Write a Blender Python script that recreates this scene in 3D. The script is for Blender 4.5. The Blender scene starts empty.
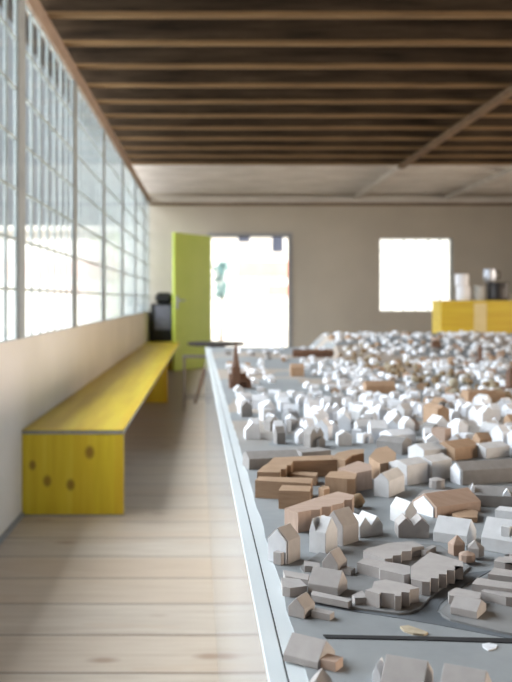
import bpy, bmesh, math, random
from mathutils import Vector, Matrix, noise
random.seed(7)
SC = bpy.context.scene
COL = SC.collection
F = 900.0; VX, VY = 208.0, 299.0      # focal length in px and the point straight ahead
EYE = 1.10                            # eye height
GZ = 0.756                            # top of the city model's ground
def W(px, py, z=GZ):                  # point of the height z seen at a pixel of the photograph
    Z = (EYE - z) * F / (py - VY)
    return Vector(((px - VX) * Z / F, Z, z))
def WZ(px, py, Z):
    return Vector(((px - VX) * Z / F, Z, EYE - (py - VY) * Z / F))

# ------------------------------------------------------------------ materials
def srgb(r, g, b):
    f = lambda c: c / 12.92 if c <= 0.04045 else ((c + 0.055) / 1.055) ** 2.4
    return (f(r), f(g), f(b), 1)
class N:
    def __init__(s, name):
        s.m = bpy.data.materials.new(name); s.m.use_nodes = True
        s.t = s.m.node_tree; s.t.nodes.clear()
        s.out = s.t.nodes.new('ShaderNodeOutputMaterial')
    def n(s, typ, **kw):
        nd = s.t.nodes.new(typ)
        for k, v in kw.items():
            if k.startswith('i_'):
                key = k[2:]; key = int(key) if key.isdigit() else key.replace('_', ' ')
                nd.inputs[key].default_value = v
            else: setattr(nd, k, v)
        return nd
    def l(s, a, b): s.t.links.new(a, b)
    def math(s, op, a, b=None, c=None):
        nd = s.n('ShaderNodeMath', operation=op)
        for i, v in enumerate((a, b, c)):
            if v is None: continue
            if hasattr(v, 'links'): s.l(v, nd.inputs[i])
            else: nd.inputs[i].default_value = v
        return nd.outputs[0]
    def mix(s, fac, a, b, blend='MIX'):
        nd = s.n('ShaderNodeMix', data_type='RGBA', blend_type=blend)
        for i, v in ((0, fac), (6, a), (7, b)):
            if hasattr(v, 'links'): s.l(v, nd.inputs[i])
            else: nd.inputs[i].default_value = v
        return nd.outputs[2]
    def ramp(s, fac, *stops):
        nd = s.n('ShaderNodeValToRGB')
        e = nd.color_ramp.elements
        while len(e) < len(stops): e.new(0.5)
        for i, (p, c) in enumerate(stops): e[i].position = p; e[i].color = c
        s.l(fac, nd.inputs[0]); return nd.outputs[0]
    def bsdf(s, col, rough=0.7, bump=None, bs=0.2, bd=0.001, **kw):
        b = s.n('ShaderNodeBsdfPrincipled')
        if hasattr(col, 'links'): s.l(col, b.inputs['Base Color'])
        else: b.inputs['Base Color'].default_value = col
        b.inputs['Roughness'].default_value = rough
        for k, v in kw.items(): b.inputs[k.replace('_', ' ')].default_value = v
        if bump is not None:
            bn = s.n('ShaderNodeBump', i_Strength=bs, i_Distance=bd); s.l(bump, bn.inputs['Height']); s.l(bn.outputs[0], b.inputs['Normal'])
        s.l(b.outputs[0], s.out.inputs[0]); return b
    def obj(s): return s.n('ShaderNodeTexCoord').outputs['Object']
    def geo(s): return s.n('ShaderNodeNewGeometry').outputs['Position']
    def noise(s, vec, scale, detail=4, mapscale=None, rough=0.55):
        if mapscale:
            mp = s.n('ShaderNodeMapping'); s.l(vec, mp.inputs[0]); mp.inputs['Scale'].default_value = mapscale; vec = mp.outputs[0]
        nd = s.n('ShaderNodeTexNoise', i_Scale=scale, i_Detail=detail, i_Roughness=rough); s.l(vec, nd.inputs['Vector'])
        return nd.outputs['Fac']

def mat_mottled(name, c1, c2, scale=8, rough=0.75, bs=0.15, bd=0.001, mapscale=None, **kw):
    n = N(name); f = n.noise(n.geo(), scale, 5, mapscale)
    c = n.ramp(f, (0.3, c1), (0.7, c2))
    n.bsdf(c, rough, f, bs, bd, **kw); return n.m
M = {}
M['wall'] = mat_mottled('beige_plaster', srgb(.66, .625, .575), srgb(.70, .665, .61), 1.2, .9)
M['wall_l'] = mat_mottled('white_plaster', srgb(.83, .805, .775), srgb(.87, .845, .82), 1.5, .85)
M['white'] = mat_mottled('white_lacquer', srgb(.80, .825, .835), srgb(.83, .855, .865), 3, .35)
M['panel'] = mat_mottled('gloss_white_panel', srgb(.72, .73, .74), srgb(.74, .75, .76), 2, .08, bs=0.0, Specular_IOR_Level=.30)
M['dark'] = mat_mottled('dark_gap', srgb(.10, .10, .11), srgb(.14, .14, .15), 20, .8)
M['concrete'] = mat_mottled('grey_concrete', srgb(.56, .58, .59), srgb(.64, .66, .67), 6, .9)
M['mortar'] = mat_mottled('pale_mortar', srgb(.62, .66, .66), srgb(.70, .73, .73), 9, .9)
M['card'] = mat_mottled('grey_card', srgb(.625, .603, .592), srgb(.665, .643, .632), 60, .85, bd=.0004)
M['cardw'] = mat_mottled('white_card', srgb(.76, .76, .765), srgb(.81, .81, .815), 60, .8, bd=.0004)
M['cardg'] = mat_mottled('mid_grey_card', srgb(.52, .505, .495), srgb(.57, .555, .545), 60, .85, bd=.0004)
M['bright'] = mat_mottled('bright_white_card', srgb(.84, .85, .87), srgb(.89, .90, .92), 60, .7, bd=.0004)
M['tan'] = mat_mottled('tan_limewood', srgb(.60, .49, .39), srgb(.66, .55, .45), 30, .8, mapscale=(1, 6, 1), bd=.0004)
M['brown'] = mat_mottled('brown_wood', srgb(.57, .465, .37), srgb(.64, .535, .435), 30, .75, mapscale=(1, 1, 8), bd=.0004)
M['pink'] = mat_mottled('pale_pearwood', srgb(.63, .54, .48), srgb(.68, .59, .53), 30, .8, mapscale=(1, 6, 1), bd=.0004)
M['walnut'] = mat_mottled('dark_walnut', srgb(.33, .225, .165), srgb(.43, .31, .235), 40, .6, mapscale=(1, 1, 6), bd=.0004)
M['foam'] = mat_mottled('tan_foam', srgb(.57, .535, .46), srgb(.66, .62, .54), 80, .95)
M['foamd'] = mat_mottled('brown_foam', srgb(.46, .38, .29), srgb(.56, .48, .37), 80, .95)
M['road'] = mat_mottled('dark_grey_road', srgb(.36, .38, .40), srgb(.41, .43, .45), 30, .7)
M['pad'] = mat_mottled('grey_block_ground', srgb(.47, .47, .47), srgb(.52, .52, .52), 25, .75)
M['scrap'] = mat_mottled('cream_scrap', srgb(.58, .53, .45), srgb(.72, .67, .58), 60, .9)
M['trim'] = mat_mottled('raw_pine', srgb(.55, .47, .41), srgb(.64, .56, .50), 5, .8, mapscale=(4, 1, 4))
M['black'] = mat_mottled('black_plastic', srgb(.05, .05, .055), srgb(.07, .07, .075), 10, .45)
M['greyp'] = mat_mottled('grey_plastic', srgb(.36, .36, .40), srgb(.42, .42, .46), 10, .4)
M['green'] = mat_mottled('lime_green_paint', srgb(.74, .81, .33), srgb(.77, .83, .37), 3, .45)
M['steel'] = mat_mottled('brushed_steel', srgb(.72, .74, .78), srgb(.78, .80, .84), 20, .5, Metallic=.8)
M['darksteel'] = mat_mottled('dark_metal', srgb(.16, .15, .15), srgb(.22, .20, .20), 20, .45, Metallic=.3)
M['wire'] = mat_mottled('grey_metal_tube', srgb(.40, .37, .36), srgb(.46, .43, .42), 20, .4, Metallic=.4)
M['cup'] = mat_mottled('white_enamel', srgb(.88, .88, .90), srgb(.92, .92, .94), 6, .4)
M['jar'] = mat_mottled('grey_ceramic', srgb(.70, .70, .69), srgb(.76, .76, .75), 12, .5)
M['tape'] = mat_mottled('beige_strip', srgb(.80, .73, .52), srgb(.84, .77, .58), 6, .7)
M['edge'] = mat_mottled('grey_board_edge', srgb(.52, .52, .53), srgb(.60, .60, .60), 30, .7)
M['facade'] = mat_mottled('white_render', srgb(.90, .89, .87), srgb(.94, .93, .91), .5, .9)
M['rosy'] = mat_mottled('rose_render', srgb(.80, .56, .50), srgb(.86, .64, .58), .8, .9)
M['palerose'] = mat_mottled('pale_rose_render', srgb(.86, .76, .75), srgb(.90, .82, .81), .8, .9)
M['pave'] = mat_mottled('pale_paving', srgb(.80, .79, .76), srgb(.86, .85, .83), .8, .9)
M['outglass'] = mat_mottled('grey_window_glass', srgb(.22, .24, .30), srgb(.28, .30, .36), 2, .3)
M['leafy'] = mat_mottled('blue_green_leaf', srgb(.34, .47, .48), srgb(.44, .57, .57), 6, .8)
M['bark'] = mat_mottled('bark', srgb(.3, .24, .2), srgb(.4, .32, .26), 8, .9)

def mat_ground():
    n = N('model_ground'); g = n.geo()
    f = n.noise(g, 6, 6); f2 = n.noise(g, 1.6, 3); f3 = n.noise(g, 60, 3)
    c = n.ramp(f, (0.3, srgb(.49, .505, .515)), (0.7, srgb(.555, .568, .575)))
    sep = n.n('ShaderNodeSeparateXYZ'); n.l(g, sep.inputs[0])
    far = n.n('ShaderNodeMapRange'); n.l(sep.outputs[1], far.inputs[0]); far.inputs[1].default_value = 1.9; far.inputs[2].default_value = 2.6
    tanm = n.math('MULTIPLY', n.math('GREATER_THAN', f2, .53), far.outputs[0])
    c = n.mix(n.math('MULTIPLY', tanm, .7), c, srgb(.68, .60, .52))
    c = n.mix(n.math('MULTIPLY', f3, .15), c, srgb(.72, .74, .75))
    n.bsdf(c, .6, f3, .15, .0005); return n.m
M['ground'] = mat_ground()

def mat_floor():
    n = N('pine_floorboards'); g = n.geo(); sep = n.n('ShaderNodeSeparateXYZ'); n.l(g, sep.inputs[0])
    y = n.math('DIVIDE', n.math('SUBTRACT', sep.outputs[1], 2.647), .3)
    idx = n.math('FLOOR', y); fr = n.math('FRACT', y)
    wn = n.n('ShaderNodeTexWhiteNoise', noise_dimensions='1D'); n.l(idx, wn.inputs['W'])
    cmb = n.n('ShaderNodeCombineXYZ'); n.l(sep.outputs[0], cmb.inputs[0]); n.l(sep.outputs[1], cmb.inputs[1]); n.l(n.math('MULTIPLY', wn.outputs[0], 37.0), cmb.inputs[2])
    grain = n.noise(cmb.outputs[0], 3.0, 6, (1.1, 14, 1))
    big = n.noise(cmb.outputs[0], 1.0, 3, (.8, 3, 1))
    c = n.ramp(grain, (0.25, srgb(.725, .665, .60)), (0.75, srgb(.82, .775, .72)))
    c = n.mix(n.math('MULTIPLY', wn.outputs[0], .35), c, srgb(.80, .70, .59))
    c = n.mix(n.math('MULTIPLY', n.math('GREATER_THAN', big, .6), .18), c, srgb(.74, .62, .5))
    vo = n.n('ShaderNodeTexVoronoi', i_Scale=1.0); mp = n.n('ShaderNodeMapping'); n.l(cmb.outputs[0], mp.inputs[0]); mp.inputs['Scale'].default_value = (2.2, 4.4, 3.3); n.l(mp.outputs[0], vo.inputs['Vector'])
    kn = n.ramp(vo.outputs['Distance'], (0.05, (1, 1, 1, 1)), (0.14, (0, 0, 0, 1)))
    c = n.mix(n.math('MULTIPLY', kn, .55), c, srgb(.52, .36, .24))
    gap = n.math('MAXIMUM', n.math('LESS_THAN', fr, .018), n.math('GREATER_THAN', fr, .982))
    c = n.mix(n.math('MULTIPLY', gap, .75), c, srgb(.34, .24, .17))
    n.bsdf(c, .5, n.math('SUBTRACT', grain, gap), .25, .002); return n.m
M['floor'] = mat_floor()

def mat_yellow(name, knots=None, axis='y', k_=1.0):
    n = N(name); o = n.obj()
    sc = {'y': (14, .8, 14), 'z': (14, 14, 1.2), 'x': (.8, 14, 14)}[axis]
    g = n.noise(o, 1.2, 5, sc)
    c = n.ramp(g, (0.25, srgb(.80, .67, .09)), (0.55, srgb(.87, .77, .17)), (0.8, srgb(.91, .83, .29)))
    sep = n.n('ShaderNodeSeparateXYZ'); n.l(o, sep.inputs[0])
    band = n.math('FLOOR', n.math('DIVIDE', sep.outputs[2 if axis == 'x' else 0], .105))
    wn = n.n('ShaderNodeTexWhiteNoise', noise_dimensions='1D'); n.l(band, wn.inputs['W'])
    c = n.mix(n.math('MULTIPLY', wn.outputs[0], .35), c, srgb(.80, .58, .04))
    c = n.mix(1.0, c, (k_, k_, k_, 1), 'MULTIPLY')
    if knots:
        for kx, kz, r in knots:
            dx = n.math('SUBTRACT', sep.outputs[0], kx); dz = n.math('MULTIPLY', n.math('SUBTRACT', sep.outputs[2], kz), .7)
            d = n.math('SQRT', n.math('ADD', n.math('MULTIPLY', dx, dx), n.math('MULTIPLY', dz, dz)))
            k = n.ramp(n.math('DIVIDE', d, r), (0.5, (1, 1, 1, 1)), (1.0, (0, 0, 0, 1)))
            c = n.mix(n.math('MULTIPLY', k, .75), c, srgb(.46, .27, .06))
    else:
        vo = n.n('ShaderNodeTexVoronoi', i_Scale=2.2); n.l(o, vo.inputs['Vector'])
        k = n.ramp(vo.outputs['Distance'], (0.03, (1, 1, 1, 1)), (0.07, (0, 0, 0, 1)))
        c = n.mix(n.math('MULTIPLY', k, .6), c, srgb(.55, .36, .06))
    n.bsdf(c, .45, g, .1, .001); return n.m
M['yel'] = mat_yellow('yellow_board')
M['yelx'] = mat_yellow('yellow_counter_board', axis='x', k_=.78)
M['yelend'] = mat_yellow('yellow_knotty_board', [(-.205, -.18, .022), (-.13, -.26, .026), (-.012, -.28, .026), (.085, -.115, .03)], 'z')

def mat_joist(name, c1, c2):
    n = N(name); f = n.noise(n.geo(), 4, 6, (.5, 5, 5)); f2 = n.noise(n.geo(), 9, 4)
    c = n.ramp(f, (0.3, c1), (0.7, c2)); c = n.mix(n.math('MULTIPLY', f2, .4), c, c1)
    n.bsdf(c, .9, f, .3, .003, Specular_IOR_Level=.08); return n.m
M['joist'] = mat_joist('old_brown_timber', srgb(.16, .132, .108), srgb(.31, .258, .205))
M['lath'] = mat_joist('ochre_timber_lath', srgb(.38, .30, .215), srgb(.53, .43, .31))  # bounce light on the joist undersides, put into an ochre colour
M['deck'] = mat_joist('dark_ceiling_boards', srgb(.13, .11, .09), srgb(.19, .16, .13))
M['joistw'] = mat_joist('whitewashed_timber', srgb(.70, .675, .645), srgb(.83, .805, .775))
M['batten'] = mat_joist('grey_brown_batten', srgb(.38, .31, .25), srgb(.50, .42, .345))

def mat_glass():
    n = N('ribbed_glass_block'); g = n.geo(); sep = n.n('ShaderNodeSeparateXYZ'); n.l(g, sep.inputs[0])
    p = n.math('ADD', sep.outputs[1], sep.outputs[0])
    rib = n.math('ADD', n.math('MULTIPLY', n.math('SINE', n.math('MULTIPLY', p, 110.0)), .5), .5)
    vn = n.noise(g, 1.0, 3, (18, 18, .25))
    rr = n.math('ADD', n.math('MULTIPLY', rib, .55), n.math('MULTIPLY', vn, .5))
    tc = n.ramp(rr, (0.25, (.66, .685, .70, 1)), (0.75, (.95, .965, .975, 1)))
    tr = n.n('ShaderNodeBsdfTransparent'); n.l(tc, tr.inputs[0])
    tl = n.n('ShaderNodeBsdfTranslucent', i_Color=(.86, .92, .94, 1))
    m1 = n.n('ShaderNodeMixShader', i_0=.005); n.l(tr.outputs[0], m1.inputs[1]); n.l(tl.outputs[0], m1.inputs[2])
    gl = n.n('ShaderNodeBsdfGlossy', i_Roughness=.08); gl.inputs[0].default_value = (1, 1, 1, 1)
    fr = n.n('ShaderNodeFresnel', i_IOR=1.3)
    m2 = n.n('ShaderNodeMixShader'); n.l(n.math('MULTIPLY', n.math('MULTIPLY', fr.outputs[0], .6), n.math('SUBTRACT', 1.0, n.n('ShaderNodeNewGeometry').outputs['Backfacing'])), m2.inputs[0]); n.l(m1.outputs[0], m2.inputs[1]); n.l(gl.outputs[0], m2.inputs[2])
    n.l(m2.outputs[0], n.out.inputs[0]); return n.m
M['glass'] = mat_glass()

# ------------------------------------------------------------------ mesh helpers
def bm_box(bm, x0, x1, y0, y1, z0, z1):
    v = [bm.verts.new(p) for p in ((x0,y0,z0),(x1,y0,z0),(x1,y1,z0),(x0,y1,z0),(x0,y0,z1),(x1,y0,z1),(x1,y1,z1),(x0,y1,z1))]
    for f in ((3,2,1,0),(4,5,6,7),(0,1,5,4),(1,2,6,5),(2,3,7,6),(3,0,4,7)): bm.faces.new([v[i] for i in f])
def bm_prism(bm, pts, z0, z1):
    a = [bm.verts.new((p[0], p[1], z0)) for p in pts]; b = [bm.verts.new((p[0], p[1], z1)) for p in pts]
    k = len(pts); bm.faces.new(a[::-1]); bm.faces.new(b)
    for i in range(k): bm.faces.new((a[i], a[(i+1) % k], b[(i+1) % k], b[i]))
def bm_lathe(bm, prof, cx=0, cy=0, seg=24):
    rings = []
    for r, z in prof:
        if r < 1e-6: rings.append([bm.verts.new((cx, cy, z))])
        else: rings.append([bm.verts.new((cx + r*math.cos(2*math.pi*k/seg), cy + r*math.sin(2*math.pi*k/seg), z)) for k in range(seg)])
    for A, B in zip(rings, rings[1:]):
        for k in range(seg):
            q = [A[k % len(A)], A[(k+1) % len(A)], B[(k+1) % len(B)], B[k % len(B)]]
            u = []
            for w in q:
                if w not in u: u.append(w)
            if len(u) > 2:
                try: bm.faces.new(u)
                except ValueError: pass
    for R, rev in ((rings[0], True), (rings[-1], False)):
        if len(R) > 2: bm.faces.new(R[::-1] if rev else R)
def bm_tube(bm, a, b, r, seg=10, r2=None):
    a = Vector(a); b = Vector(b); d = (b - a); L = d.length
    q = d.to_track_quat('Z', 'Y'); r2 = r if r2 is None else r2
    A = [bm.verts.new(a + q @ Vector((r*math.cos(2*math.pi*k/seg), r*math.sin(2*math.pi*k/seg), 0))) for k in range(seg)]
    B = [bm.verts.new(b + q @ Vector((r2*math.cos(2*math.pi*k/seg), r2*math.sin(2*math.pi*k/seg), 0))) for k in range(seg)]
    for k in range(seg): bm.faces.new((A[k], A[(k+1) % seg], B[(k+1) % seg], B[k]))
    bm.faces.new(A[::-1]); bm.faces.new(B)
def mk(name, bm, mat, parent=None, loc=None, rz=0, bevel=0, smooth=False):
    bmesh.ops.recalc_face_normals(bm, faces=bm.faces)
    if bevel:
        bmesh.ops.bevel(bm, geom=[e for e in bm.edges if len(e.link_faces) == 2 and e.calc_face_angle(0) > .3], offset=bevel, segments=1, affect='EDGES', clamp_overlap=True)
    me = bpy.data.meshes.new(name); bm.to_mesh(me); bm.free()
    if smooth:
        for p in me.polygons: p.use_smooth = True
    me.materials.append(mat)
    o = bpy.data.objects.new(name, me); COL.objects.link(o)
    if parent is not None: o.parent = parent
    if loc is not None: o.location = loc
    if rz: o.rotation_euler = (0, 0, rz)
    return o
def tag(o, label, cat, group=None, kind=None):
    o['label'] = label; o['category'] = cat
    if group: o['group'] = group
    if kind: o['kind'] = kind
    return o
def thing(name, label, cat, loc=(0, 0, 0), rz=0, group=None):
    o = bpy.data.objects.new(name, None); COL.objects.link(o); o.location = loc; o.rotation_euler = (0, 0, rz)
    o.empty_display_size = .05
    return tag(o, label, cat, group)
def struct(name, bm, mat, label=None, **kw):
    o = mk(name, bm, mat, **kw); o['kind'] = 'structure'
    return o
def B(*boxes):
    bm = bmesh.new()
    for b in boxes: bm_box(bm, *b)
    return bm

# ------------------------------------------------------------------ the room
XL, XR, YF, YB, ZT = -0.943, 6.5, -3.0, 14.5, 2.92
struct('floor', B((XL-.3, XR+.3, YF-.3, YB+.3, -.1, 0)), M['floor'])
struct('ceiling', B((XL-.35, XR+.35, YF-.35, YB+.35, ZT, ZT+.12)), M['deck'])
SILL, HEAD = .90, 2.64
struct('wall_left', B((XL-.12, XL, YF, YB, 0, SILL), (XL-.12, XL, YF, .16, SILL, HEAD)), M['wall_l'])
struct('trim_1', B((XL-.03, XL+.012, YF, YB, HEAD, 2.745)), M['trim'])
struct('baseboard_left', B((XL, XL+.012, YF, 4.55, 0, .022)), M['edge'])
# back wall with the doorway and the square window
DX0, DX1, DZ = (211-VX)*YB/F, (289-VX)*YB/F, EYE+(299-236)*YB/F
WX0, WX1, WZ0, WZ1 = (380-VX)*YB/F, (453-VX)*YB/F, EYE-(311-299)*YB/F, EYE+(299-238)*YB/F
T = .22
struct('wall_back', B((XL-.12, DX0, YB, YB+T, 0, ZT), (DX0, DX1, YB, YB+T, DZ, ZT), (DX1, WX0, YB, YB+T, 0, ZT),
    (WX0, WX1, YB, YB+T, 0, WZ0), (WX0, WX1, YB, YB+T, WZ1, ZT), (WX1, XR+.12, YB, YB+T, 0, ZT)), M['wall'])
struct('trim_2', B((XL, XR, YB-.06, YB, 2.605, 2.645)), M['batten'])
struct('trim_3', B((XL, XR, YB-.06, YB, 2.645, 2.745)), M['joistw'])
struct('wall_front', B((XL-.12, XR+.12, YF-.2, YF, 0, ZT)), M['dark'])
R0, R1 = .7, 2.35
op = [(-.9, 1.6), (3.6, 6.2), (7.2, 9.8)]
bx = [(XR, XR+.2, YF, YB, 0, R0), (XR, XR+.2, YF, YB, R1, ZT)]
edges = [YF] + [e for o_ in op for e in o_] + [YB]
for a, b in zip(edges[0::2], edges[1::2]): bx.append((XR, XR+.2, a, b, R0, R1))
struct('wall_right', B(*bx), M['wall'])
# joists
k = 0; y = 1.17
while y < YB - .12:
    mt = M['joist'] if y < 11.05 else M['joistw']
    j_ = struct('ceiling_joist', B((XL-.1, XR+.1, y, y+.125, 2.765, ZT)), mt, bevel=.004)
    mk('edge_lath', B((XL-.1, XR+.1, y-.004, y+.078, 2.745, 2.7649)), M['lath'] if y < 11.05 else M['joistw'], j_)  # added strip; under dark joists its paler colour stands for bounce light
    y += .577
struct('ceiling_boards', B((XL-.1, XR, 11.05, YB, ZT-.03, ZT)), M['batten'])
for xb in (2.33, 3.80):
    struct('ceiling_batten', B((xb, xb+.07, 5.2, 11.05, 2.70, 2.745)), M['batten'])
    struct('ceiling_batten', B((xb, xb+.07, 11.05, YB-.1, 2.70, 2.745)), M['joistw'])
# glass block bays in the left wall
nb = 0; y0 = 2.88
ym = [.14, 1.05, 2.80, 4.555, 6.40, 8.16, 9.93, 11.69, 13.35]
rows = 7; rh = (HEAD-SILL)/rows
for i, yc in enumerate(ym):
    struct('mullion', B((XL-.026, XL+.004, yc-.075, yc+.075, SILL, HEAD)), M['concrete'])
    ya = yc+.075; yb = (ym[i+1]-.075) if i+1 < len(ym) else YB
    nc = max(1, round((yb-ya)/.241)); cw = (yb-ya)/nc
    g = .005
    bm = bmesh.new()
    for r in range(rows+1):
        g = .006; z = SILL+r*rh; bm_box(bm, XL-.022, XL-.006, ya, yb, max(SILL, z-g), min(HEAD, z+g))
    for c in range(nc+1):
        g = .011; yy = ya+c*cw; bm_box(bm, XL-.022, XL-.006, max(ya, yy-g), min(yb, yy+g), SILL, HEAD)
    w = struct('window_%d' % (i+1), bm, M['mortar'])
    bm = bmesh.new()
    for r in range(rows):
        for c in range(nc):
            bm_box(bm, XL-.014, XL-.004, ya+c*cw+.011, ya+(c+1)*cw-.011, SILL+r*rh+.006, SILL+(r+1)*rh-.006)
    mk('glass_blocks', bm, M['glass'], w, bevel=.003)
# back window: 6 x 6 glass blocks
bm = bmesh.new(); nx = 6; nz = 6; cw = (WX1-WX0)/nx; ch = (WZ1-WZ0)/nz; g = .003
for r in range(nz+1): bm_box(bm, WX0, WX1, YB+.03, YB+.10, WZ0+r*ch-g*(r > 0), WZ0+r*ch+g*(r < nz))
for c in range(nx+1): bm_box(bm, WX0+c*cw-g*(c > 0), WX0+c*cw+g*(c < nx), YB+.03, YB+.10, WZ0, WZ1)
w = struct('window_10', bm, M['mortar'])
bm = bmesh.new()
for r in range(nz):
    for c in range(nx): bm_box(bm, WX0+c*cw+g, WX0+(c+1)*cw-g, YB+.05, YB+.066, WZ0+r*ch+g, WZ0+(r+1)*ch-g)
mk('glass_blocks', bm, M['glass'], w)
# door: frame + leaf opened into the room
fr = struct('door_frame', B((DX0-.05, DX0, YB-.02, YB+T, 0, DZ+.05), (DX1, DX1+.05, YB-.02, YB+T, 0, DZ+.05), (DX0, DX1, YB-.02, YB+T, DZ, DZ+.05)), M['edge'])
th = math.atan2(-.90, -.575); LW = 1.04
leaf = mk('door', B((0, LW, -.02, .02, .012, DZ-.01)), M['green'], loc=(DX0-.01, YB-.045, 0), rz=th, bevel=.003)
leaf['kind'] = 'structure'; leaf.name = 'door_1'
bm = B((LW-.09, LW-.04, .02, .026, .95, 1.15)); bm_tube(bm, (LW-.065, .02, 1.08), (LW-.065, .075, 1.08), .011); bm_tube(bm, (LW-.065, .07, 1.08), (LW-.20, .07, 1.08), .011)
h = mk('door_handle', bm, M['steel'], leaf); h['label'] = 'steel lever handle'

# ------------------------------------------------------------------ outdoors
struct('paving', B((-60, 60, YB+.25, 80, -.15, -.03), (-60, XL-.36, -15, YB+.25, -.15, -.03), (XR+.36, 40, -15, YB+.25, -.15, -.03)), M['pave'])
fy = 36
bld = thing('building', 'long white rendered building outside, seen through the open doorway', 'building', (0, fy, 0))
mk('wall', B((-45, 34, 0, 8, -.03, 3.85)), M['facade'], bld)
mk('roof', B((-45.3, 34.3, -.3, 8.3, 3.85, 4.0)), M['facade'], bld)
mk('coloured_band', B((1.2, 4.6, -.06, 0, 2.0, 2.6)), M['rosy'], bld)
mk('coloured_band', B((2.4, 4.6, -.06, 0, 1.25, 1.65)), M['rosy'], bld)
mk('coloured_band', B((-22, -3.2, -.06, 0, 1.9, 2.6)), M['palerose'], bld)
for a, b, z0, z1 in ((1.2, 1.68, 3.38, 3.62), (2.56, 3.0, 2.98, 3.62)):
    f = mk('window_frame', B((a-.05, b+.05, -.05, .0, z0-.05, z1+.05)), M['facade'], bld)
    mk('pane', B((a, b, -.07, -.045, z0, z1)), M['outglass'], f)
sh = thing('shrub', 'blue-green shrub outside by the left edge of the doorway', 'shrub', ((221-VX)*24/F, 24, -.03))
bm = bmesh.new(); bm_tube(bm, (0, 0, 0), (.03, 0, 1.2), .04); mk('trunk', bm, M['bark'], sh)
bm = bmesh.new()
for q in range(520):
    u = Vector((random.gauss(0, .11), random.gauss(0, .11), 1.65 + random.uniform(-.5, .5)))
    s = .05; d = Vector((random.gauss(0,1), random.gauss(0,1), random.gauss(0,1))).normalized(); e = d.orthogonal().normalized()
    bm.faces.new([bm.verts.new(u+d*s), bm.verts.new(u+e*s*.6), bm.verts.new(u-d*s), bm.verts.new(u-e*s*.6)])
mk('foliage', bm, M['leafy'], sh)

# ------------------------------------------------------------------ bench, bin
bx0, bx1 = -.941, -.428
by0, by1, bh = 4.56, 14.0, .438
bench = thing('bench', 'long yellow-stained board bench along the glass block wall', 'bench', ((bx0+bx1)/2, by0, 0))
cx = (bx0+bx1)/2
def rel(a, b, c, d, e, f): return (a-cx, b-cx, c-by0, d-by0, e, f)
mk('seat', B(rel(bx0, bx1, by0-.004, by1, bh-.004, bh)), M['yel'], bench)
e_ = mk('seat_edge', B(rel(bx0, bx1, by0-.003, by1, bh-.022, bh-.0041)), M['edge'], bench); e_['label'] = 'grey sawn edge of the seat board'
bm = B((bx0-cx, bx1-cx, -.0, .03, -.43, -.022)); 
p = mk('end_panel', bm, M['yelend'], bench); p.location = (0, 0, .438)
for yy in (9.55, 13.95): mk('support_panel', B(rel(bx0, bx1, yy, yy+.03, 0, bh-.022)), M['yelend'], bench)
mk('foot_strip', B(rel(bx0, bx1, by0+.002, by0+.028, 0, .008)), M['edge'], bench)
bn = thing('litter_bin', 'black bin with a grey front in the corner behind the bench', 'bin', (-.73, 14.26, 0))
mk('body', B((-.17, .17, -.17, .17, 0, 1.03)), M['black'], bn, bevel=.02)
mk('front_panel', B((-.10, .15, -.178, -.1701, .62, 1.00)), M['greyp'], bn, bevel=.003)
bm = bmesh.new(); bm_box(bm, -.10, .172, -.172, .172, 1.03, 1.20); mk('lid', bm, M['black'], bn, bevel=.05)

# ------------------------------------------------------------------ round table and stool
rt = thing('round_table', 'low round dark-topped table just beyond the far corner of the city model', 'table', ((216-VX)*9.6/F, 9.6, 0))
bm = bmesh.new(); bm_lathe(bm, [(0, .605), (.28, .605), (.305, .613), (.305, .632), (.295, .638), (0, .638)], seg=40); mk('tabletop', bm, M['darksteel'], rt)
for k in range(3):
    a = math.radians(215 + 120*k); bm = bmesh.new()
    bm_tube(bm, (.06*math.cos(a), .06*math.sin(a), .605), (.27*math.cos(a), .27*math.sin(a), 0), .022, r2=.016); mk('leg', bm, M['walnut'], rt)
bm = bmesh.new(); bm_lathe(bm, [(0, .56), (.09, .56), (.09, .605), (0, .605)]); mk('leg_block', bm, M['walnut'], rt)
st = thing('stool', 'thin metal-framed stool standing in front of the low round table', 'stool', (-.09, 8.92, 0))
mk('seat', B((-.16, .16, -.15, .15, .525, .537)), M['wire'], st, bevel=.004)
for sx in (-1, 1):
    for sy in (-1, 1):
        bm = bmesh.new(); bm_tube(bm, (sx*.145, sy*.135, 0), (sx*.145, sy*.135, .525), .008); mk('leg', bm, M['wire'], st)
bm = bmesh.new()
for z in (.13, ):
    for sx in (-1, 1): bm_tube(bm, (sx*.145, -.135, z), (sx*.145, .135, z), .006)
    for sy in (-1, 1): bm_tube(bm, (-.145, sy*.135, z), (.145, sy*.135, z), .006)
mk('stretcher', bm, M['wire'], st)

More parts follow.
